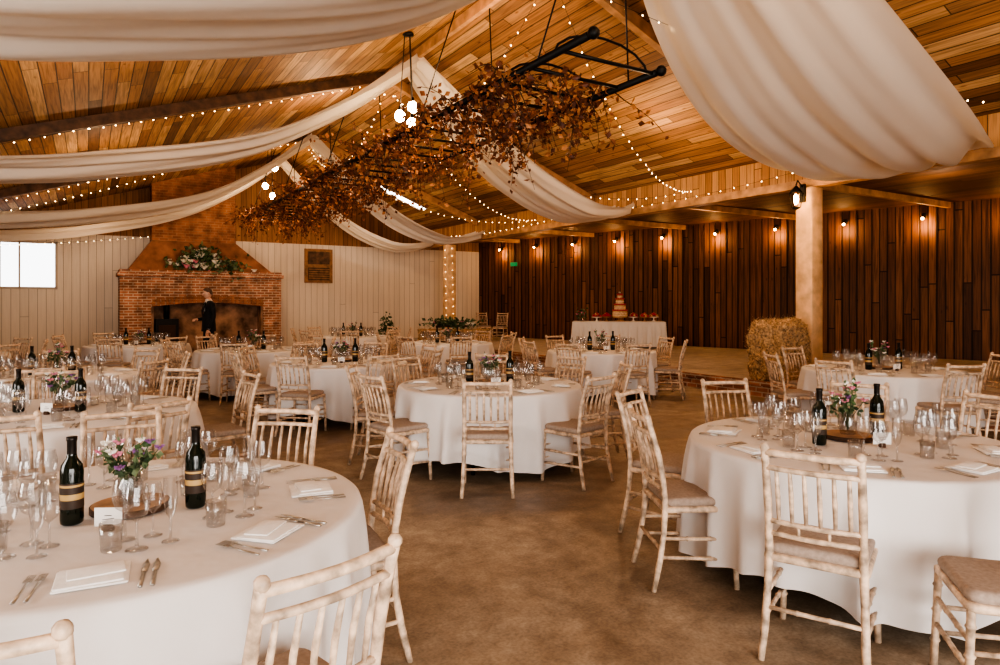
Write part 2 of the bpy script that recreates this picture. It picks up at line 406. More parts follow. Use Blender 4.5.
# platform
m = MB(); pz = .25
vs = [(QE, UB+.02, 0), (wallq(UB)-.06, UB+.02, 0), (QC-.06, UW-.02, 0), (QE, UW-.02, 0)]
tv = [(v[0], v[1], pz) for v in vs]
m.add(vs+tv, [(4, 5, 6, 7), (1, 2, 6, 5), (2, 3, 7, 6), (0, 1, 5, 4)], 'dais'); m.add(vs+tv, [(0, 4, 7, 3)], 'brick')
m.box((QE+.04, (UB+UW)/2, pz-.03), (.12, UW-UB-.1, .07), 'brick')
m.obj('raised_brick_platform', rot=TH)
def post(u, w):
    m = MB(); m.bbox((0, 0, (3.47-pz)/2), (w, w, 3.47-pz), 'post', r=.012, seg=2)
    m.box((0, 0, .06), (w+.05, w+.05, .12), 'post')
    return m.obj('timber_post', loc=B2W(QP, u, pz), rot=TH)
post(6.8, .31); post(19.9, .33); post(-2.5, .31)

# fireplace
m = MB(); f0, f1 = UW-1.15, UW-.01
m.box((1.14, (f0+f1)/2, 1.15), (.78, f1-f0, 2.3), 'brick')
m.box((4.87, (f0+f1)/2, 1.15), (.54, f1-f0, 2.3), 'brick')
pts = []
for i in range(13):
    t = i/12; q = 1.53+t*3.07; pts.append((q, 1.42+.12*math.sin(math.pi*t)))
m.prism([(1.53, 2.3)]+pts+[(4.6, 2.3)], f0, f1, 'brick')
for i in range(26):
    t = (i+.5)/26; q = 1.53+t*3.07; z = 1.42+.12*math.sin(math.pi*t)
    m.box((q, f0-.012, z+.11), (.10, .03, .21), 'brickdk')
m.box((3.06, f0+.62, .8), (3.07, .1, 1.6), 'soot'); m.box((3.06, (f0+f1)/2, .03), (3.07, f1-f0, .06), 'soot')
m.box((1.56, (f0+f1)/2, .8), (.06, f1-f0-.1, 1.4), 'soot'); m.box((4.57, (f0+f1)/2, .8), (.06, f1-f0-.1, 1.4), 'soot')
m.box((2.94, (f0+f1)/2-.06, 2.34), (4.5, f1-f0+.12, .09), 'brick')
m.box((2.94, (f0+f1)/2-.03, 2.43), (4.4, f1-f0+.06, .09), 'brick')
h0 = [(.95, f0+.02), (4.85, f0+.02), (4.85, f1), (.95, f1)]; h1 = [(1.57, f0+.35), (3.86, f0+.35), (3.86, f1), (1.57, f1)]
vs = [(a, b, 2.47) for a, b in h0]+[(a, b, 3.35) for a, b in h1]
m.add(vs, [(0, 1, 5, 4), (1, 2, 6, 5), (2, 3, 7, 6), (3, 0, 4, 7), (3, 2, 1, 0)], 'hood')
vs = [(a, b, 3.35) for a, b in h1]+[(a, b, roofz(a)) for a, b in h1]
m.add(vs, [(0, 1, 5, 4), (1, 2, 6, 5), (2, 3, 7, 6), (3, 0, 4, 7)], 'brickdk')
for i in range(4): m.tube([(3.2+i*.24, f0+.3, .14+.05*(i % 2)), (3.5+i*.24, f0+.42, .2)], .07, 'cog', 8)
# iron stove on the left of the hearth
m.box((1.95, f0+.33, .62), (.6, .4, .9), 'iron'); m.box((1.95, f0+.12, .62), (.44, .03, .55), 'cog'); m.tube([(1.95, f0+.36, 1.05), (1.95, f0+.36, 1.7)], .08, 'iron', 12)
for sx in (-.22, .22): m.tube([(1.95+sx, f0+.2, .0), (1.95+sx, f0+.2, .18)], .02, 'iron', 6)
m.obj('brick_fireplace', rot=TH)

def bunch(m, c, rad, n, size, greens=('leafg', 'leafg2'), flowers=(), nf=0, fs=.03):
    c = Vector(c)
    for i in range(n):
        d = Vector((random.gauss(0, .5)*rad[0], random.gauss(0, .5)*rad[1], random.gauss(0, .5)*rad[2]))
        m.leaf(c+d, size*random.uniform(.6, 1.3), random.choice(greens))
    for i in range(nf):
        d = Vector((random.gauss(0, .45)*rad[0], random.gauss(0, .45)*rad[1], random.gauss(.1, .4)*rad[2]))
        f = random.choice(flowers)
        m.ball(c+d, fs*.6, f, 6)
        for k in range(7):
            w = k*.9; m.leaf(c+d, fs*1.4, f, Vector((math.cos(w), math.sin(w), .6)))
m = MB(); bunch(m, (0, -.04, .16), (.95, .2, .24), 620, .15, nf=50, flowers=('whitep', 'whitep', 'pink', 'whitep'), fs=.085)
bunch(m, (-.1, -.02, .42), (.5, .16, .26), 260, .15, nf=14, flowers=('whitep',), fs=.085)
bunch(m, (.75, -.08, .0), (.3, .12, .3), 90, .14)
m.box((0, 0, .04), (.8, .14, .08), 'bark')
m.obj('mantel_flower_arrangement', loc=B2W(2.95, f0+.12, 2.48), rot=TH)

# ---------------------------------------------------------------- drapes
def interp(pts, x):
    for i in range(len(pts)-1):
        if pts[i][0] <= x <= pts[i+1][0]:
            p0 = pts[max(i-1, 0)]; p1 = pts[i]; p2 = pts[i+1]; p3 = pts[min(i+2, len(pts)-1)]
            t = (x-p1[0])/(p2[0]-p1[0])
            m1 = (p2[1]-p0[1])/max(p2[0]-p0[0], 1e-6)*(p2[0]-p1[0]); m2 = (p3[1]-p1[1])/max(p3[0]-p1[0], 1e-6)*(p2[0]-p1[0])
            return (2*t**3-3*t*t+1)*p1[1]+(t**3-2*t*t+t)*m1+(-2*t**3+3*t*t)*p2[1]+(t**3-t*t)*m2
    return pts[-1][1]
LP = [(-4.8, 2.9), (-3.2, 3.12), (-1.1, 3.33), (0, 3.5), (2.24, 4.07), (3.8, 4.95), (5.0, 5.88)]
RP = [(5.0, 5.88), (6.0, 4.85), (7.2, 3.95), (8.5, 3.44), (9.4, 3.44), (10.1, 3.64)]
def drape(u0, u1, seed):
    rnd = random.Random(seed); ph = [rnd.uniform(0, 6.28) for _ in range(6)]
    m = MB(); nq, nu = 90, 64
    for prof, qa, qb in ((LP, -4.8, 5.0), (RP, 5.0, 10.1)):
        vs = []
        for i in range(nq+1):
            t = i/nq; q = qa+(qb-qa)*t; z = interp(prof, q)
            g = .35+.65*math.sin(math.pi*min(1, max(0, t)))**.55
            for j in range(nu+1):
                v = j/nu*2-1
                uc = (u0+u1)/2+v*(u1-u0)/2*g
                fold = (1-g)*.15*math.sin(v*14+ph[0])+.05*math.sin(v*7+ph[1]+q*.25)+.035*math.sin(v*15+ph[2]-q*.4)+.012*math.sin(v*31+ph[3]+q*.8)
                edge = -.16*g*(1-v*v)+ .05*g
                vs.append((q, uc, z+fold+edge))
        fs = []
        for i in range(nq):
            for j in range(nu):
                a = i*(nu+1)+j; fs.append((a, a+1, a+nu+2, a+nu+1))
        m.add(vs, fs, 'drape', True)
    return m.obj('ceiling_drape', rot=TH)
for u0, u1, s in ((3.4, 6.3, 1), (10.2, 12.0, 2), (16.7, 18.3, 3), (20.4, 21.25, 4)):
    drape(u0, u1, s)

# ---------------------------------------------------------------- hanging ladder rack with copper foliage
m = MB(); rz = 4.0; qa, qb = 3.9, 5.15
for q in (qa, qb):
    m.tube([(q, 4.7+.4*(q == qb), rz), (q, 20.4, rz)], .04, 'iron', 8)
    m.ball((q, 4.7+.4*(q == qb), rz), .06, 'iron')
u = 5.2
while u < 20.4:
    m.tube([(qa, u, rz), (qb, u, rz)], .02, 'iron', 6); u += .55
for u in (5.6, 8.5, 12.9, 16.2, 19.6):
    for q in (qa, qb):
        m.tube([(q, u, rz), (q+(RQ-q)*.6, u, roofz(q+(RQ-q)*.6)-.02)], .01, 'iron', 5)
for u in (5.3, 6.2, 7.1):
    pts = []
    for i in range(9):
        a = math.pi*i/8; pts.append(((qa+qb)/2-math.cos(a)*(qb-qa)/2, u, rz+.28*math.sin(a)))
    m.tube(pts, .014, 'iron', 5)
m.obj('hanging_ladder_rack', rot=TH)
m = MB()
CL = ('copper1', 'copper1', 'copper2', 'copper3')
for i in range(400):
    u = random.uniform(6.0, 20.6) if i < 350 else random.uniform(5.6, 8); q = random.choice((qa, qb, random.uniform(qa, qb)))+random.gauss(0, .07)
    p = Vector((q, u, rz+random.uniform(-.02, .1))); pts = [p.copy()]
    d = Vector((random.uniform(-.6, .6), random.uniform(-1, .5), random.uniform(-1.1, .4))).normalized()
    ln = random.uniform(.35, .95)
    for k in range(5):
        d = (d+Vector((random.gauss(0, .15), random.gauss(0, .15), -.16))).normalized(); p = p+d*ln/5; pts.append(p.copy())
    m.tube(pts, [.008, .007, .006, .005, .004, .003], 'twig', 4)
    for k in range(18):
        j = random.randrange(1, 6); t = random.random(); c = pts[j-1].lerp(pts[j], t)+Vector((random.gauss(0, .04), random.gauss(0, .04), random.gauss(-.02, .05)))
        m.leaf(c, random.uniform(.05, .105), random.choice(CL))
for i in range(2200):
    u = 20.6-14.2*random.random()
    q = random.choice((qa, qb))+random.gauss(0, .16); hang = abs(random.gauss(0, .22))
    lump = .5+.7*noise.noise(Vector((q*1.5, u*1.3, 3)))
    m.leaf((q, u, rz+.12-hang*max(.15, lump)*1.6), random.uniform(.05, .11), random.choice(CL))
m.obj('copper_leaf_garland', rot=TH)

# ---------------------------------------------------------------- pendants
def pendant(q, u, zs):
    m = MB(); top = roofz(q)
    for i, (dq, du, z) in enumerate(zs):
        m.tube([(q+dq*.4, u+du*.4, top), (q+dq, u+du, z+.12)], .008, 'wire', 5)
        m.lathe([(.0, .16), (.022, .155), (.026, .07), (.03, .06)], (q+dq, u+du, z), 'iron', 10)
        m.ball((q+dq, u+du, z), (.085, .085, .095), 'bulb', 12)
    m.lathe([(.0, 0), (.09, -.01), (.09, -.04), (0, -.05)], (q, u, top), 'iron', 12)
    m.obj('pendant_bulb_cluster', rot=TH)
pendant(4.4, 9.95, [(.08, 0, 4.72), (-.12, .05, 4.56), (.02, -.1, 4.42)])
pendant(4.26, 18.9, [(.12, 0, 5.25), (-.12, .05, 4.75), (.04, -.1, 4.45)])

# ---------------------------------------------------------------- fairy lights
m = MB()
def fairy(p0, p1, sag, sp=.19, r=.012):
    p0, p1 = Vector(p0), Vector(p1); n = max(4, int((p1-p0).length/sp)); pts = []
    for i in range(n+1):
        t = i/n; p = p0.lerp(p1, t); p.z -= sag*4*t*(1-t); pts.append(p)
    m.tube(pts, .003, 'wire', 3, cap=False)
    for p in pts: m.octa(p+Vector((random.gauss(0, .01), random.gauss(0, .01), -.012)), r, 'string')
for u in (6.75, 12.25, 17.75):
    for q0, q1 in ((-4.5, 0), (0, 5)): fairy((q0, u, roofz(q0)-.22), (q1, u, roofz(q1)-.22), .05)
fairy((4.8, 6.6, 5.6), (10.1, 9.2, 3.75), .75); fairy((4.8, 6.6, 5.6), (10.1, 2.6, 3.8), .5)
fairy((5.1, 12.2, 5.6), (10.1, 9.4, 3.75), .8); fairy((5.1, 12.2, 5.6), (10.1, 14.6, 3.75), .7)
fairy((5.1, 17.7, 5.6), (10.1, 15, 3.75), .6); fairy((4.8, 6.6, 5.6), (5.1, 12.2, 5.6), 1.0)
fairy((4.9, 12.2, 5.6), (5, 17.7, 5.6), .9); fairy((10.1, 2.6, 3.8), (7, 0, 4.8), .4)
fairy((-4.5, 7.4, 3.05), (4.9, 6.6, 5.6), .2); fairy((-4.5, 19.0, 3.0), (4.9, 12.2, 5.6), .5); fairy((-4.5, 22.2, 3.0), (1.5, 22.2, 3.5), .12)
fairy((-4.5, 14.3, 3.05), (1.5, 22, 4.2), .3)
fairy((10.15, 7, 3.75), (10.15, 13, 3.75), .12, .3); fairy((10.15, 13, 3.75), (10.15, 19.8, 3.75), .12, .3)
for k in range(60):
    a = k*1.25; z = .5+k*.048; m.octa((QP+.2*math.cos(a), 19.9+.2*math.sin(a), z), .011, 'string')
m.obj('fairy_lights', rot=TH)

# ---------------------------------------------------------------- wood-wall lamps
def point_light(loc, power, col=(1, .62, .3), r=.05):
    l = bpy.data.lights.new('warm_point', 'POINT'); l.energy = power; l.color = col; l.shadow_soft_size = r
    o = bpy.data.objects.new('warm_point', l); o.location = loc; coll.objects.link(o); return o
mlamp = MB(); mlamp.box((0, -.01, 0), (.09, .03, .12), 'iron'); mlamp.tube([(0, -.02, 0), (0, -.12, .02), (0, -.15, -.02)], .012, 'iron', 6)
mlamp.lathe([(.02, .03), (.035, 0), (.03, -.02)], (0, -.15, -.03), 'iron', 10); mlamp.ball((0, -.15, -.08), .032, 'lampglow', 10)
ml = mlamp.mesh('wall_bulb_lamp')
sgn = -1 if side > 0 else 1
for k in range(15):
    s = 1.3+k*1.7
    if s > L-1: break
    p = wallpt(s, sgn*.07, 3.58); o = place(ml, 'wall_bulb_lamp', p, wang+TH+(0 if side > 0 else math.pi))
    point_light(wallpt(s, sgn*.24, 3.33), 17, (1, .52, .20), .03)
m = MB(); m.box((0, 0, 0), (.3, .05, .14), 'green'); m.obj('exit_sign', loc=wallpt(1.9, sgn*.08, 2.95), rot=wang+TH)
# lantern on post
m = MB()
m.box((0, -.02, .1), (.09, .04, .3), 'iron'); m.tube([(0, -.03, .2), (0, -.16, .3), (0, -.2, .22)], .012, 'iron', 6)
for sx in (-1, 1):
    for sy in (-1, 1): m.tube([(sx*.07, -.2+sy*.07, .1), (sx*.05, -.2+sy*.05, -.15)], .008, 'iron', 5)
m.lathe([(.0, .22), (.03, .19), (.11, .1), (.105, .09)], (0, -.2, 0), 'iron', 8); m.lathe([(0, -.19), (.07, -.16), (.07, -.15)], (0, -.2, 0), 'iron', 8)
m.lathe([(.02, -.10), (.035, -.05), (.035, .04), (.015, .07)], (0, -.2, 0), 'lampglow', 10)
m.obj('post_lantern', loc=B2W(QP-.155, 6.8, 3.27), rot=TH-math.pi/2)
point_light(B2W(QP-.75, 6.35, 3.0), 30, (1, .6, .28), .06)
# skylight strip on right slope
m = MB(); q0, q1 = 7.6, 9.1
m.add([(q0, 19.1, roofz(q0)-.02), (q1, 19.1, roofz(q1)-.02), (q1, 19.5, roofz(q1)-.02), (q0, 19.5, roofz(q0)-.02)], [(3, 2, 1, 0)], 'strip')
for u in (19.08, 19.52): m.tube([(q0, u, roofz(q0)-.03), (q1, u, roofz(q1)-.03)], .03, 'frame', 4)
m.obj('window_2', rot=TH)

# ---------------------------------------------------------------- chair
def make_chair():
    m = MB(); C = 'chair'
    def turned(p0, p1, r, n=9, knots=(.25, .5, .75)):
        p0, p1 = Vector(p0), Vector(p1); pts = []; rad = []
        L_ = [0]
        for k in knots: L_ += [k-.02, k, k+.02]
        L_.append(1)
        for t in L_: pts.append(p0.lerp(p1, t)); rad.append(r*(1.35 if t in knots else 1))
        m.tube(pts, rad, C, 8)
    for sx in (-1, 1):
        turned((sx*.205, .20, 0), (sx*.19, .185, .43), .0155, knots=(.3, .6, .85))
        pts = [(sx*.205, -.26, 0), (sx*.195, -.225, .15), (sx*.19, -.20, .30), (sx*.185, -.19, .45), (sx*.185, -.20, .58), (sx*.185, -.225, .72), (sx*.185, -.265, .86), (sx*.185, -.285, .93)]
        m.tube(pts, [.015, .018, .016, .019, .016, .018, .016, .017], C, 8)
        m.ball((sx*.185, -.288, .935), .02, C)
        turned((sx*.20, .19, .16), (sx*.195, -.215, .18), .0105, knots=(.33, .66)); turned((sx*.197, .188, .27), (sx*.19, -.205, .28), .0105, knots=(.33, .66))
    turned((-.2, .192, .2), (.2, .192, .2), .0105, knots=(.33, .66)); turned((-.195, .19, .31), (.195, .19, .31), .0105, knots=(.33, .66))
    turned((-.195, -.215, .22), (.195, -.215, .22), .0105, knots=(.33, .66))
    def rail(z, y, r, bow=.025):
        pts = [(-.185+.37*i/8, y-bow*math.sin(math.pi*i/8), z) for i in range(9)]
        m.tube(pts, r, C, 8)
    rail(.915, -.28, .016); rail(.845, -.262, .0125); rail(.60, -.203, .012); rail(.545, -.196, .012)
    for k in range(6):
        x = -.14+.28*k/5; b = .025*math.sin(math.pi*(x+.185)/.37)
        m.tube([(x, -.203-b, .6), (x, -.225-b, .72), (x, -.262-b, .845)], [.008, .0105, .008], C, 6)
    for k in range(2):
        x = -.06+.12*k; m.tube([(x, -.22, .6), (x, -.215, .545)], .007, C, 6)
    m.bbox((0, 0, .435), (.42, .41, .035), C, r=.014)
    m.bbox((0, .005, .472), (.40, .385, .05), 'cushion', r=.022, seg=4)
    return m.mesh('chiavari_chair')
CH = make_chair()
def chair(x, y, a, z=0): return place(CH, 'chiavari_chair', (x, y, z), a)
def seat(T, ang, r):
    a = math.radians(ang); chair(T[0]+(r-.25)*math.cos(a), T[1]+(r-.25)*math.sin(a), a+math.pi/2)

# ---------------------------------------------------------------- tables
TZ = .75
def make_table(seed):
    rnd = random.Random(seed); m = MB(); seg = 288
    ph = [rnd.uniform(0, 6.28) for _ in range(8)]
    pl = []; w = rnd.uniform(0, .3)
    while w < 2*math.pi-.12:
        pl.append((w, rnd.uniform(.045, .10), rnd.uniform(.4, 1.0))); w += rnd.uniform(.22, .48)
    def fold(w):
        s = 0
        for c, wd, am in pl:
            d = (w-c+math.pi) % (2*math.pi)-math.pi
            s += am*math.exp(-(d/wd)**2)
        return s*1.6-.4+.3*math.sin(4*w+ph[0])
    rows = [(0, TZ, 0), (.3, TZ, 0), (.6, TZ, 0), (.86, TZ, 0), (.888, TZ-.002, 0), (.898, TZ-.010, .0), (.902, TZ-.03, .08), (.903, TZ-.08, .26), (.902, TZ-.15, .48), (.902, TZ-.24, .68), (.902, TZ-.34, .84), (.902, TZ-.45, .98), (.903, .2, 1.12), (.903, .13, 1.2)]
    vs = []
    for ri, (r, z, f) in enumerate(rows):
        for k in range(seg):
            w = 2*math.pi*k/seg
            rr = r+f*(.060*fold(w)+.014)
            zz = z+(.045*math.sin(4*w+ph[4])*f if ri >= len(rows)-2 else 0)+(.0012*math.sin(5*w+r*9) if ri < 4 else 0)
            vs.append((rr*math.cos(w), rr*math.sin(w), zz))
    fs = []
    for i in range(len(rows)-1):
        for k in range(seg): fs.append((i*seg+k, i*seg+(k+1) % seg, (i+1)*seg+(k+1) % seg, (i+1)*seg+k))
    m.add(vs, fs, 'table', True)
    m.lathe([(0, .72), (.85, .72), (.85, .70), (0, .70)], (0, 0, 0), 'bark', 32)
    for a in range(4):
        w = math.pi/4+a*math.pi/2; m.tube([(.6*math.cos(w), .6*math.sin(w), 0), (.55*math.cos(w), .55*math.sin(w), .7)], .018, 'iron', 8)
    me = m.mesh('round_dining_table'); return me
TM = [make_table(i) for i in range(4)]

def wine_glass(m, c, s=1.0, bowl=.038):
    pr = [(.0, .0), (.034, .002), (.030, .005), (.006, .010), (.004, .03), (.004, .085), (.008, .092), (bowl*.75, .108), (bowl, .135), (bowl*.97, .165), (bowl*.78, .20)]
    m.lathe([(r*s, h*s) for r, h in pr], c, 'glass', 14)
def flute(m, c):
    m.lathe([(0, 0), (.03, .002), (.026, .005), (.004, .01), (.004, .08), (.016, .10), (.024, .15), (.021, .22)], c, 'glass', 12)
def tumbler(m, c):
    m.lathe([(0, .006), (.03, .006), (.031, 0), (.036, .09), (.033, .09), (.029, .01), (0, .01)], c, 'glass', 14)
def fork(m, T):
    m.tube([(0, -.1, .003), (0, -.02, .004), (0, .03, .008)], [(.006, .002), (.004, .002), (.004, .002)], 'steel', 6, T)
    m.box((0, .042, .008), (.022, .022, .002), 'steel', T)
    for k in range(4): m.box((-.0085+k*.0057, .068, .008), (.003, .035, .002), 'steel', T)
def knife(m, T):
    m.tube([(0, -.11, .004), (0, .0, .004)], [(.007, .004), (.006, .003)], 'steel', 6, T)
    m.tube([(0, 0, .004), (.002, .06, .004), (0, .11, .004)], [(.009, .0012), (.010, .001), (.002, .001)], 'steel', 6, T)
def make_settings(seed, n=8, off=0):
    rnd = random.Random(seed); g = MB(); c = MB(); nk = MB()
    for i in range(n):
        a = 2*math.pi*i/n+off
        T = Matrix.Rotation(a-math.pi/2, 4, 'Z')
        def at(x, y, rz=0): return T @ Matrix.Translation((x, y, TZ+.002)) @ Matrix.Rotation(rz, 4, 'Z')
        for (x, y, kind) in ((-.10, .50, 'w'), (-.19, .46, 'f'), (-.005, .46, 't'), (-.13, .38, 'w2'), (-.045, .385, 'w')):
            p = at(x+rnd.uniform(-.012, .012), y+rnd.uniform(-.012, .012)) @ Vector((0, 0, 0))
            if kind == 'w': wine_glass(g, p, 1.05)
            elif kind == 'w2': wine_glass(g, p, .92, .034)
            elif kind == 'f': flute(g, p)
            else: tumbler(g, p)
        for x in (.135, .165): fork(c, at(x, .72, math.pi+rnd.uniform(-.08, .08)))
        for x in (-.135, -.165): knife(c, at(x, .72, math.pi+rnd.uniform(-.08, .08)))
        rz_ = rnd.uniform(-.25, .25)
        nk.bbox((0, 0, .004), (.19, .17, .007), 'napkin', r=.003, seg=2, T=at(rnd.uniform(-.01, .01), .70, rz_))
        nk.bbox((.006, .010, .0105), (.175, .14, .006), 'napkin', r=.0025, seg=2, T=at(0, .70, rz_+.05))
        nk.bbox((-.01, -.01, .016), (.15, .085, .005), 'napkin', r=.002, seg=2, T=at(0, .70, rz_+.12))
    return g.mesh('glassware_setting'), c.mesh('cutlery_setting'), nk.mesh('folded_napkins')
SETS = [make_settings(1), make_settings(2)]

def make_bottle():
    m = MB()
    m.lathe([(0, .004), (.030, .0), (.037, .006), (.038, .02), (.038, .19), (.034, .215), (.018, .24), (.0145, .26), (.0145, .305), (.017, .306), (.017, .315), (0, .316)], (0, 0, 0), 'bottle', 20)
    m.lathe([(.0385, .06), (.0387, .062), (.0387, .15), (.0385, .152)], (0, 0, 0), 'label', 20)
    m.lathe([(.0388, .138), (.0390, .139), (.0390, .145), (.0388, .146)], (0, 0, 0), 'labelg', 20)
    m.lathe([(.0388, .092), (.0390, .093), (.0390, .112), (.0388, .113)], (0, 0, 0), 'labelg', 20)
    m.lathe([(.0155, .25), (.0158, .30), (.018, .305), (.018, .317), (0, .318)], (0, 0, 0), 'foil', 16)
    return m.mesh('wine_bottle')
BT = make_bottle()
def make_vase(seed, tall=1.0):
    random.seed(seed); m = MB()
    m.lathe([(0, 0), (.04, 0), (.045, .01), (.047, .07), (.035, .095), (.036, .115), (.033, .115), (.031, .1), (.043, .07), (.04, .015), (0, .012)], (0, 0, 0), 'glass', 16)
    for i in range(14):
        a = random.uniform(0, 6.28); r = random.uniform(.03, .12); h = random.uniform(.15, .28)*tall
        p2 = Vector((r*math.cos(a), r*math.sin(a), h))
        m.tube([(0, 0, .02), (p2.x*.3, p2.y*.3, .11), p2], .002, 'leafg', 4)
        for k in range(8): m.leaf(Vector((p2.x*.5, p2.y*.5, h*.6)).lerp(p2, random.random()), .035, random.choice(('leafg', 'leafg2')))
        f = random.choice(('pink', 'whitep', 'pink', 'whitep', 'purple'))
        m.ball(p2, .008, f, 6)
        for k in range(8):
            w = k*.8; m.leaf(p2, random.uniform(.018, .03), f, Vector((math.cos(w), math.sin(w), .5)))
    return m.mesh('flower_jar')
VS = [make_vase(3), make_vase(5, 1.1)]
def make_slice():
    m = MB()
    m.lathe([(0, 0), (.135, 0), (.14, .004), (.14, .024), (.135, .026)], (0, 0, 0), 'bark', 28); m.lathe([(.135, .0262), (0, .0262)], (0, 0, 0), 'slice', 28)
    return m.mesh('wood_slice')
SL = make_slice()
def make_card():
    m = MB()
    m.bbox((0, 0, .012), (.035, .025, .024), 'bark', r=.003, seg=2)
    m.box((0, 0, .05), (.095, .002, .065), 'card')
    m.tube([(-.02, -.0015, .04), (.02, -.0015, .045)], .0012, 'iron', 4); m.tube([(-.012, -.0015, .055), (.012, -.0015, .055)], .0012, 'iron', 4)
    return m.mesh('name_card')
CD = make_card()
def make_candle():
    m = MB(); m.lathe([(0, 0), (.028, 0), (.032, .06), (.029, .06), (.026, .008)], (0, 0, 0), 'glass', 14); m.lathe([(0, .03), (.024, .03), (.024, .008)], (0, 0, 0), 'cream', 12)
    return m.mesh('tea_light_holder')
CA = make_candle()
random.seed(11)
TABLES = [
 ((-1.46, 2.6), 0, [(-43, 1.41), (-72, 1.42), (26, 1.08), (81, 1.3), (120, 1.35), (165, 1.35), (210, 1.35)], [(.26, .03), (-.1, -.17)], (.02, .0)),
 ((2.04, 3.88), 1, [(-124, 1.3), (184, 1.22), (144, 1.36), (100, 1.42), (25, 1.38), (60, 1.4)], [(-.23, -.1), (.22, .12)], (.02, .07)),
 ((-.1, 6.6), 2, [(-90, 1.3), (-138, 1.32), (-45, 1.32), (180, 1.34), (5, 1.34), (135, 1.34), (90, 1.34), (48, 1.34)], [(-.2, -.03), (.2, .08)], (0, .06)),
 ((1.7, 11.2), 3, [(-75, 1.34), (-120, 1.34), (-20, 1.34), (25, 1.34), (75, 1.34), (120, 1.34), (165, 1.34), (205, 1.34)], None, None),
 ((4.6, 8.0), 1, [(-88, 1.32), (-140, 1.32), (-35, 1.34), (180, 1.32), (-3, 1.34), (115, 1.3)], None, None),
 ((-3.23, 4.95), 2, [(-35, 1.32), (-70, 1.32), (40, 1.34), (80, 1.34), (-110, 1.34), (125, 1.34)], [(.13, -.02), (-.3, -.06)], (-.08, .08)),
 ((-5.0, 7.45), 3, [(-15, 1.34), (-60, 1.34), (30, 1.34), (75, 1.34), (120, 1.34), (-105, 1.34)], None, None),
 ((-2.16, 9.0), 0, [(-100, 1.34), (-55, 1.34), (-10, 1.34), (35, 1.34), (80, 1.34), (125, 1.34), (170, 1.34), (-145, 1.34)], None, None),
 ((-4.25, 11.4), 1, [(-80, 1.34), (-35, 1.34), (10, 1.34), (55, 1.34), (100, 1.34), (145, 1.34), (190, 1.34), (-125, 1.34)], None, None),
 ((-6.9, 12.7), 2, [(-80, 1.34), (-35, 1.34), (10, 1.34), (145, 1.34), (190, 1.34), (-125, 1.34)], None, None),
 ((-3.5, 15.8), 3, [(-80, 1.34), (-35, 1.34), (10, 1.34), (55, 1.34), (100, 1.34), (145, 1.34), (190, 1.34), (-125, 1.34)], None, None),
 ((-1.05, 13.3), 0, [(-75, 1.34), (-30, 1.34), (15, 1.34), (60, 1.34), (105, 1.34), (150, 1.34), (195, 1.34), (-120, 1.34)], None, None),
 ((-8.6, 10.2), 1, [(-60, 1.34), (-15, 1.34), (30, 1.34), (75, 1.34)], None, None),
]
for (c, v, seats, bots, vase) in TABLES:
    place(TM[v], 'round_dining_table', (c[0], c[1], 0), random.uniform(0, 6))
    rr = random.uniform(0, .7)
    g, cu, nk = SETS[v % 2]
    for me, nm in ((g, 'glassware_setting'), (cu, 'cutlery_setting'), (nk, 'folded_napkins')):
        place(me, nm, (c[0], c[1], 0), rr)
    for a, r in seats: seat(c, a, r)
    bots = bots or [(-.2, -.04), (.2, .03)]
    vz = vase or (.0, .08)
    for b in bots: place(BT, 'wine_bottle', (c[0]+b[0], c[1]+b[1], TZ+.003), random.uniform(0, 6))
    place(SL, 'wood_slice', (c[0]+vz[0], c[1]+vz[1], TZ+.003))
    place(VS[v % 2], 'flower_jar', (c[0]+vz[0], c[1]+vz[1], TZ+.030), random.uniform(0, 6))
    place(CD, 'name_card', (c[0]+vz[0]+.06, c[1]+vz[1]-.25, TZ+.003), random.uniform(-.3, .3))
    place(CA, 'tea_light_holder', (c[0]+vz[0]+.13, c[1]+vz[1]+.2, TZ+.003))
    place(CA, 'tea_light_holder', (c[0]+vz[0]-.13, c[1]+vz[1]+.2, TZ+.003))
chair(1.97, 2.58, math.radians(72))
for x, y, a in ((-.55, 23.0, 200), (-.0, 22.3, 160)): chair(x, y, math.radians(a), pz)

# ---------------------------------------------------------------- cake table
m = MB(); W_, D_ = 2.6, .8; n = 200; vs = []
def perim(t, ex):
    P = 2*(W_+D_); s = t*P; a, b = W_/2+ex, D_/2+ex
    if s < W_: return (-a+2*a*s/W_, -b)
    s -= W_
    if s < D_: return (a, -b+2*b*s/D_)
    s -= D_
    if s < W_: return (a-2*a*s/W_, b)
    s -= W_; return (-a, b-2*b*s/D_)
for z, e, f in ((TZ, 0, 0), (TZ-.01, .01, 0), (.5, .015, .4), (.25, .02, .8), (.04, .03, 1)):
    for k in range(n):
        x, y = perim(k/n, e+f*.03*math.sin(k*.9)+f*.015*math.sin(k*1.7)); vs.append((x, y, z))
fs = [tuple(range(n))]
for i in range(4):
    for k in range(n): fs.append((i*n+k, (i+1)*n+k, (i+1)*n+(k+1) % n, i*n+(k+1) % n))
m.add(vs, fs, 'table', False)
CP = Vector((3.42, 19.3, pz)); CR = math.radians(-8)
o = m.obj('cake_table', loc=CP, rot=CR); fixnormals(o.data)
m = MB()
m.lathe([(0, 0), (.16, 0), (.16, .02), (.05, .04), (.05, .1), (.2, .11), (.2, .125), (0, .125)], (0, 0, 0), 'slice', 24)
z = .125
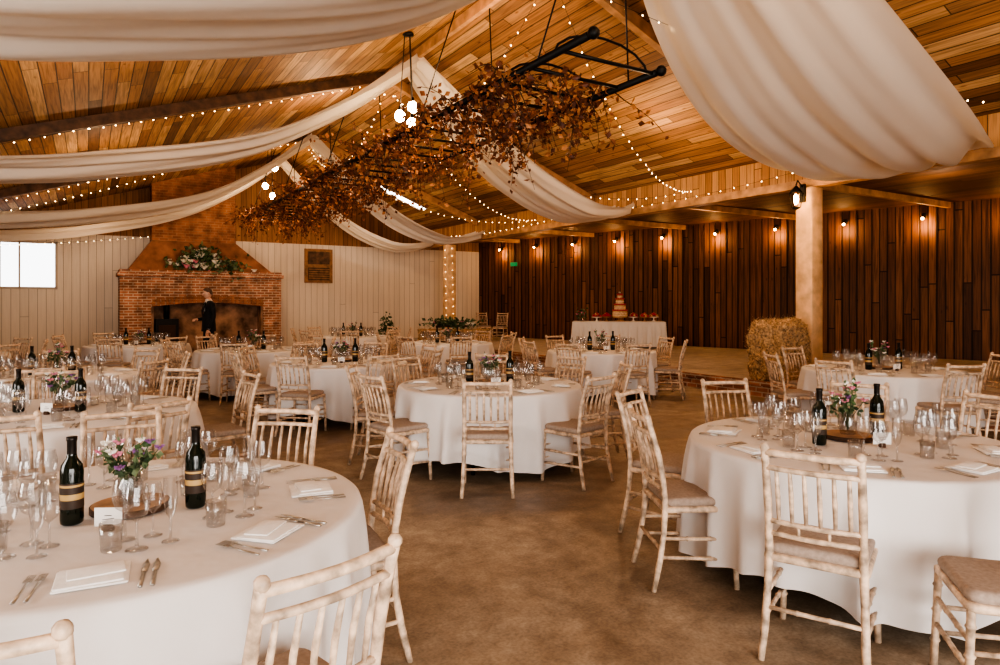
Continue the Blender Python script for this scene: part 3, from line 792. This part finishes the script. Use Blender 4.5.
for r, h in ((.21, .18), (.165, .17), (.12, .16), (.07, .13)):
    m.lathe([(r, 0), (r+.004, h*.3), (r, h*.33), (r+.004, h*.62), (r, h*.66), (r, h), (0, h)], (0, 0, z), 'sponge', 24)
    for t in (.32, .65): m.lathe([(r+.002, -.006), (r+.008, 0), (r+.002, .006)], (0, 0, z+h*t), 'cream', 24)
    for k in range(int(r*130)):
        a = k*6.283/int(r*130); m.ball((r*.93*math.cos(a), r*.93*math.sin(a), z+h+.015), .028, 'berry', 6)
    z += h
bunch(m, (0, 0, z+.03), (.05, .05, .04), 30, .04, nf=4, flowers=('pink', 'whitep'))
m.obj('tiered_wedding_cake', loc=CP+Vector((.05, 0, TZ)))
for i, (dx, dy) in enumerate(((-.62, 0), (-.32, .1), (.45, .05), (.75, -.05), (1.05, .1))):
    m = MB(); m.lathe([(0, 0), (.08, 0), (.02, .03), (.02, .1), (.15, .12), (.15, .13), (0, .13)], (0, 0, 0), 'slice' if i % 2 else 'whitep', 18)
    for k in range(30):
        a = random.uniform(0, 6.28); r = random.uniform(0, .12); m.ball((r*math.cos(a), r*math.sin(a), .15+.08*(1-r/.12)), .035, random.choice(('berry', 'berry', 'sponge', 'berry')), 6)
    m.obj('dessert_stand', loc=CP+Vector((dx, dy, TZ)))
m = MB(); bunch(m, (0, 0, .2), (.14, .12, .12), 120, .08, nf=14, flowers=('pink', 'berry'), fs=.04); m.lathe([(0, 0), (.06, 0), (.07, .1), (.05, .12)], (0, 0, 0), 'glass', 14)
m.obj('flower_arrangement', loc=CP+Vector((-1.05, .05, TZ)))

# ---------------------------------------------------------------- hay bales
def make_bale(a=.46, b=.24, h=.2, ns=1500, rough=1.0, rnd_=.05):
    random.seed(5); m = MB()
    nx, ny, nz = 30, 24, 24
    def P(x, y, z):
        p = Vector((x, y, z)); nn = (noise.noise(p*6)*.03+noise.noise(p*14)*.02+noise.noise(p*30)*.012)*rough
        cx, cy, cz = x/a, y/b, z/h
        k = (abs(cx)**5+abs(cy)**5+abs(cz)**5)**(-1/5)
        k = (1-rnd_*3)+rnd_*3*k
        sc = k+nn/.3
        return Vector((x*sc, y*sc, max(z*sc, -h)+h))
    def grid(f, n1, n2):
        vs = [f(i/n1*2-1, j/n2*2-1) for i in range(n1+1) for j in range(n2+1)]
        fs = [(i*(n2+1)+j, (i+1)*(n2+1)+j, (i+1)*(n2+1)+j+1, i*(n2+1)+j+1) for i in range(n1) for j in range(n2)]
        m.add(vs, fs, 'hay', False)
    for s in (-1, 1):
        grid(lambda p, q, s=s: P(p*a, q*b, s*h), nx, ny); grid(lambda p, q, s=s: P(p*a, s*b, q*h), nx, nz); grid(lambda p, q, s=s: P(s*a, p*b, q*h), ny, nz)
    for i in range(ns):
        f = random.randrange(6); s = 1 if f % 2 else -1
        x, y, z = random.uniform(-a, a), random.uniform(-b, b), random.uniform(-h, h)
        if f < 2: x = s*a
        elif f < 4: y = s*b
        else: z = s*h
        p = P(x, y, z); d = Vector((random.gauss(0, 1), random.gauss(0, 1), random.gauss(0, .8))).normalized()*random.uniform(.04, .11)
        q = p+d; q.z = max(.003, q.z); p.z = max(.003, p.z); n_ = d.orthogonal().normalized()*.0035
        n_.z = 0
        m.add([p-n_, p+n_, q+n_, q-n_], [(0, 1, 2, 3)], random.choice(('straw', 'straw', 'straw2')))
    if rough <= 1:
        for x in (-.16, .16):
            m.tube([(x, -b-.012, .006), (x, -b-.012, 2*h+.01), (x, b+.012, 2*h+.01), (x, b+.012, .006), (x, -b-.012, .006)], .006, 'twine', 5)
    return m.mesh('hay_bale')
HB = make_bale(); HB2 = make_bale(.29, .42, .5, 6500, 1.2, .28)
place(HB2, 'hay_bale', B2W(9.76, 7.0, pz), TH)
for i in range(2):
    for j in range(2): place(HB, 'hay_bale', (-1.75+j*.98, 18.2, .415*i), math.radians(3*i))
m = MB(); bunch(m, (0, 0, .1), (.7, .18, .12), 320, .12, nf=12, flowers=('whitep', 'pink'), fs=.05); m.box((0, 0, .02), (.9, .1, .04), 'bark')
m.obj('greenery_garland', loc=(-1.3, 18.2, .88))
m = MB(); bunch(m, (0, 0, .7), (.22, .22, .4), 260, .11, nf=5, flowers=('whitep',), fs=.04)
m.lathe([(0, 0), (.14, 0), (.17, .3), (.15, .3), (.12, .02)], (0, 0, 0), 'slice', 16); m.tube([(0, 0, .05), (.02, 0, .5), (0, .02, .9)], [.02, .015, .008], 'bark', 6)
m.obj('potted_shrub', loc=(-3.2, 18.9, 0))

# ---------------------------------------------------------------- man
def man():
    V = [((0, 0, .96), (.155, .115)), ((0, 0, 1.12), (.145, .11)), ((0, .005, 1.30), (.175, .125)), ((0, -.005, 1.42), (.12, .09)), ((0, .0, 1.49), (.06, .06)), ((0, .012, 1.58), (.052, .055))]
    E = [(0, 1), (1, 2), (2, 3), (3, 4), (4, 5)]
    def chainv(start, lst):
        p = start
        for co, r in lst: V.append((co, (r, r) if not isinstance(r, tuple) else r)); E.append((p, len(V)-1)); p = len(V)-1
    for s in (-1, 1):
        chainv(0, [((s*.095, 0, .86), .092), ((s*.105, .015, .66), .08), ((s*.11, .02, .50), .062), ((s*.115, -.005, .30), .06), ((s*.12, -.02, .09), .05), ((s*.128, .04, .045), .045), ((s*.135, .15, .035), .034)])
    chainv(3, [((-.19, -.005, 1.43), .072), ((-.235, -.02, 1.28), .058), ((-.25, -.025, 1.14), .05), ((-.255, .03, 1.0), .043), ((-.25, .08, .885), .034)])
    chainv(3, [((.19, -.005, 1.43), .072), ((.24, -.03, 1.28), .058), ((.255, -.05, 1.15), .05), ((.21, .07, 1.10), .043), ((.14, .20, 1.10), .034)])
    me = bpy.data.meshes.new('tmp'); me.from_pydata([v[0] for v in V], E, []); ob = bpy.data.objects.new('tmp', me); coll.objects.link(ob)
    md = ob.modifiers.new('s', 'SKIN'); sv = me.skin_vertices[0].data
    for i, v in enumerate(V): sv[i].radius = v[1]; sv[i].use_root = (i == 0)
    md.use_smooth_shade = True
    ss = ob.modifiers.new('ss', 'SUBSURF'); ss.levels = 2; ss.render_levels = 2
    bpy.context.view_layer.update()
    dg = bpy.context.evaluated_depsgraph_get(); em = bpy.data.meshes.new_from_object(ob.evaluated_get(dg))
    m = MB()
    vs = [v.co.copy() for v in em.vertices]
    groups = {}
    for p in em.polygons:
        c = p.center; k = 'suit'
        if c.z > 1.47 and abs(c.x) < .09: k = 'shirt' if c.z < 1.525 else 'skin'
        elif c.z > 1.2 and c.y > .05 and abs(c.x) < (c.z-1.18)*.3: k = 'shirt'
        elif c.z < .075: k = 'shoe'
        elif (abs(c.x+.25) < .06 and c.z < .90 and c.z > .8): k = 'shirt'
        elif c.y > .19 and c.z > 1.0 and c.z < 1.2: k = 'shirt'
        groups.setdefault(k, []).append(tuple(p.vertices))
    m.v += vs
    for k, fl in groups.items():
        i = m.mi(k)
        for f in fl: m.f.append(list(f)); m.m.append(i); m.sm.append(True)
    bpy.data.objects.remove(ob)
    rows = []
    for z, rx, ry in ((1.22, .172, .132), (1.1, .165, .128), (.98, .178, .135), (.84, .19, .145)):
        rows.append([(rx*math.cos(2*math.pi*k/28), ry*math.sin(2*math.pi*k/28), z) for k in range(28)])
    vs = [p for r in rows for p in r]; fs = [(i*28+k, (i+1)*28+k, (i+1)*28+(k+1) % 28, i*28+(k+1) % 28) for i in range(3) for k in range(28)]
    m.add(vs, fs, 'suit', True)
    for s in (-1, 1): m.add([(s*.05, .085, 1.48), (s*.09, .075, 1.44), (s*.07, .135, 1.3), (s*.012, .142, 1.2), (s*.02, .142, 1.26)], [(0, 1, 2, 3, 4)], 'suit')
    m.tube([(0, .085, 1.46), (0, .135, 1.33), (0, .138, 1.2)], [(.012, .006), (.018, .006), (.022, .006)], 'suit', 6)
    H = Matrix.Translation((0, .03, 1.66)) @ Matrix.Rotation(math.radians(-10), 4, 'X')
    vs = []; ns, nr = 20, 14
    for i in range(nr+1):
        a = math.pi*i/nr
        for k in range(ns):
            w = 2*math.pi*k/ns; x, y, z = .076*math.sin(a)*math.cos(w), .095*math.sin(a)*math.sin(w), -.115*math.cos(a)
            if z < 0: x *= 1+z*2.2; y = y*(1+z*1.2)+(.012 if y > 0 else .0)*(-z/.1)
            if y > .05 and abs(x) > .02 and .0 < z < .03: y -= .006
            vs.append((x, y, z))
    fs = [(i*ns+k, i*ns+(k+1) % ns, (i+1)*ns+(k+1) % ns, (i+1)*ns+k) for i in range(nr) for k in range(ns)]
    m.add(vs, fs, 'skin', True, H)
    m.tube([(0, .088, .015), (0, .108, -.018), (0, .095, -.032)], [.008, .015, .010], 'skin', 8, H)
    for s in (-1, 1):
        m.ball((s*.03, .084, .005), .011, 'whitep', 8, H); m.ball((s*.03, .091, .005), .006, 'eye', 6, H)
        m.tube([(s*.015, .093, .028), (s*.03, .094, .032), (s*.047, .083, .026)], .004, 'hair', 5, H)
        m.ball((s*.077, -.005, -.005), (.012, .02, .032), 'skin', 8, H)
    m.tube([(-.025, .088, -.055), (0, .096, -.054), (.025, .088, -.055)], [.003, .006, .003], 'lip', 6, H)
    vs = []
    for i in range(9):
        a = math.pi/2*i/8*1.15
        for k in range(ns):
            w = 2*math.pi*k/ns; back = (1-math.sin(w))/2
            aa = a*(.50+.72*back); x, y, z = .083*math.sin(aa)*math.cos(w), -.006+.101*math.sin(aa)*math.sin(w), .004+.122*math.cos(aa)
            vs.append((x, y, z))
    fs = [(i*ns+k, (i+1)*ns+k, (i+1)*ns+(k+1) % ns, i*ns+(k+1) % ns) for i in range(8) for k in range(ns)]
    m.add(vs, fs, 'hair', True, H)
    def hand(T, s):
        m.tube([(0, 0, 0), (0, .04, 0), (0, .085, 0)], [(.026, .016), (.04, .014), (.038, .012)], 'skin', 10, T)
        for i, (x, l) in enumerate(((-.028, .068), (-.010, .078), (.010, .073), (.028, .056))):
            b = Vector((x, .08, 0)); m.tube([b, b+Vector((0, l*.42, -.008)), b+Vector((0, l*.72, -.028)), b+Vector((0, l*.85, -.05))], [.009, .0085, .008, .006], 'skin', 7, T)
        m.tube([(s*.028, .02, 0), (s*.052, .045, -.01), (s*.055, .075, -.022), (s*.048, .092, -.03)], [.012, .0105, .009, .006], 'skin', 7, T)
    hand(Matrix.Translation((-.25, .085, .875)) @ Matrix.Rotation(math.radians(-75), 4, 'X') @ Matrix.Rotation(math.radians(80), 4, 'Y'), 1)
    hand(Matrix.Translation((.135, .21, 1.10)) @ Matrix.Rotation(math.radians(45), 4, 'Z'), -1)
    return m
mm = man().obj('man_in_black_suit', loc=(-6.68, 15.3, 0), rot=math.radians(130)); mm.scale = (1.06, 1.06, 1.06)

# ---------------------------------------------------------------- lights
def area(name, q, u, z, sx, sy, power, col, direction):
    l = bpy.data.lights.new(name, 'AREA'); l.shape = 'RECTANGLE'; l.size = sx; l.size_y = sy; l.energy = power; l.color = col
    o = bpy.data.objects.new(name, l); o.location = B2W(q, u, z)
    d = B2W(*direction) if len(direction) == 3 else Vector(direction)
    o.rotation_euler = d.to_track_quat('-Z', 'Y').to_euler(); coll.objects.link(o); return o
area('doorway_daylight', 0, UB-.05, 1.65, 6.0, 3.0, 480, (1.0, .94, .88), (.1, 1, -.02))
area('side_fill', QL+.05, 5.0, 1.6, 5, 2.2, 380, (1.0, .94, .89), (1, 0.1, -.05))  # added side fill in front of the solid left wall, no door there
for q, u, z, p in ((4.5, 3.0, 4.9, 80), (4.4, 8.2, 4.7, 130), (4.4, 13.5, 4.8, 130), (4.4, 19.3, 4.6, 85), (8.2, 8.3, 3.9, 80), (8.2, 14, 3.9, 70), (8, 2.0, 4.0, 65), (.5, 9, 3.4, 60), (.5, 14.5, 3.5, 65), (0, 19.5, 3.0, 45), (7.5, 19.0, 3.3, 45), (13, 6, 3.3, 22), (12.5, 11, 3.3, 26), (11.8, 16.5, 3.3, 26), (-.5, 3.0, 3.6, 30), (3.0, 18.4, 2.2, 42)):
    point_light(B2W(q, u, z), p, (1, .65, .38), .12)  # added warm fill points without fittings, brightening roof, aisle and hearth

w = bpy.data.worlds.new('world'); bpy.context.scene.world = w; w.use_nodes = True
bg = w.node_tree.nodes['Background']; bg.inputs[0].default_value = (1, 1, 1, 1); bg.inputs[1].default_value = 3.0

cam = bpy.data.cameras.new('camera'); cam.sensor_width = 36; cam.lens = 24.01; cam.shift_y = -.0305; cam.clip_start = .05; cam.clip_end = 200
co = bpy.data.objects.new('camera', cam); co.location = (0, 0, 1.56); co.rotation_euler = (math.radians(90), 0, 0); coll.objects.link(co)
bpy.context.scene.camera = co
vsn = bpy.context.scene.view_settings; vsn.view_transform = 'AgX'; vsn.look = 'AgX - High Contrast'; vsn.exposure = 0.05
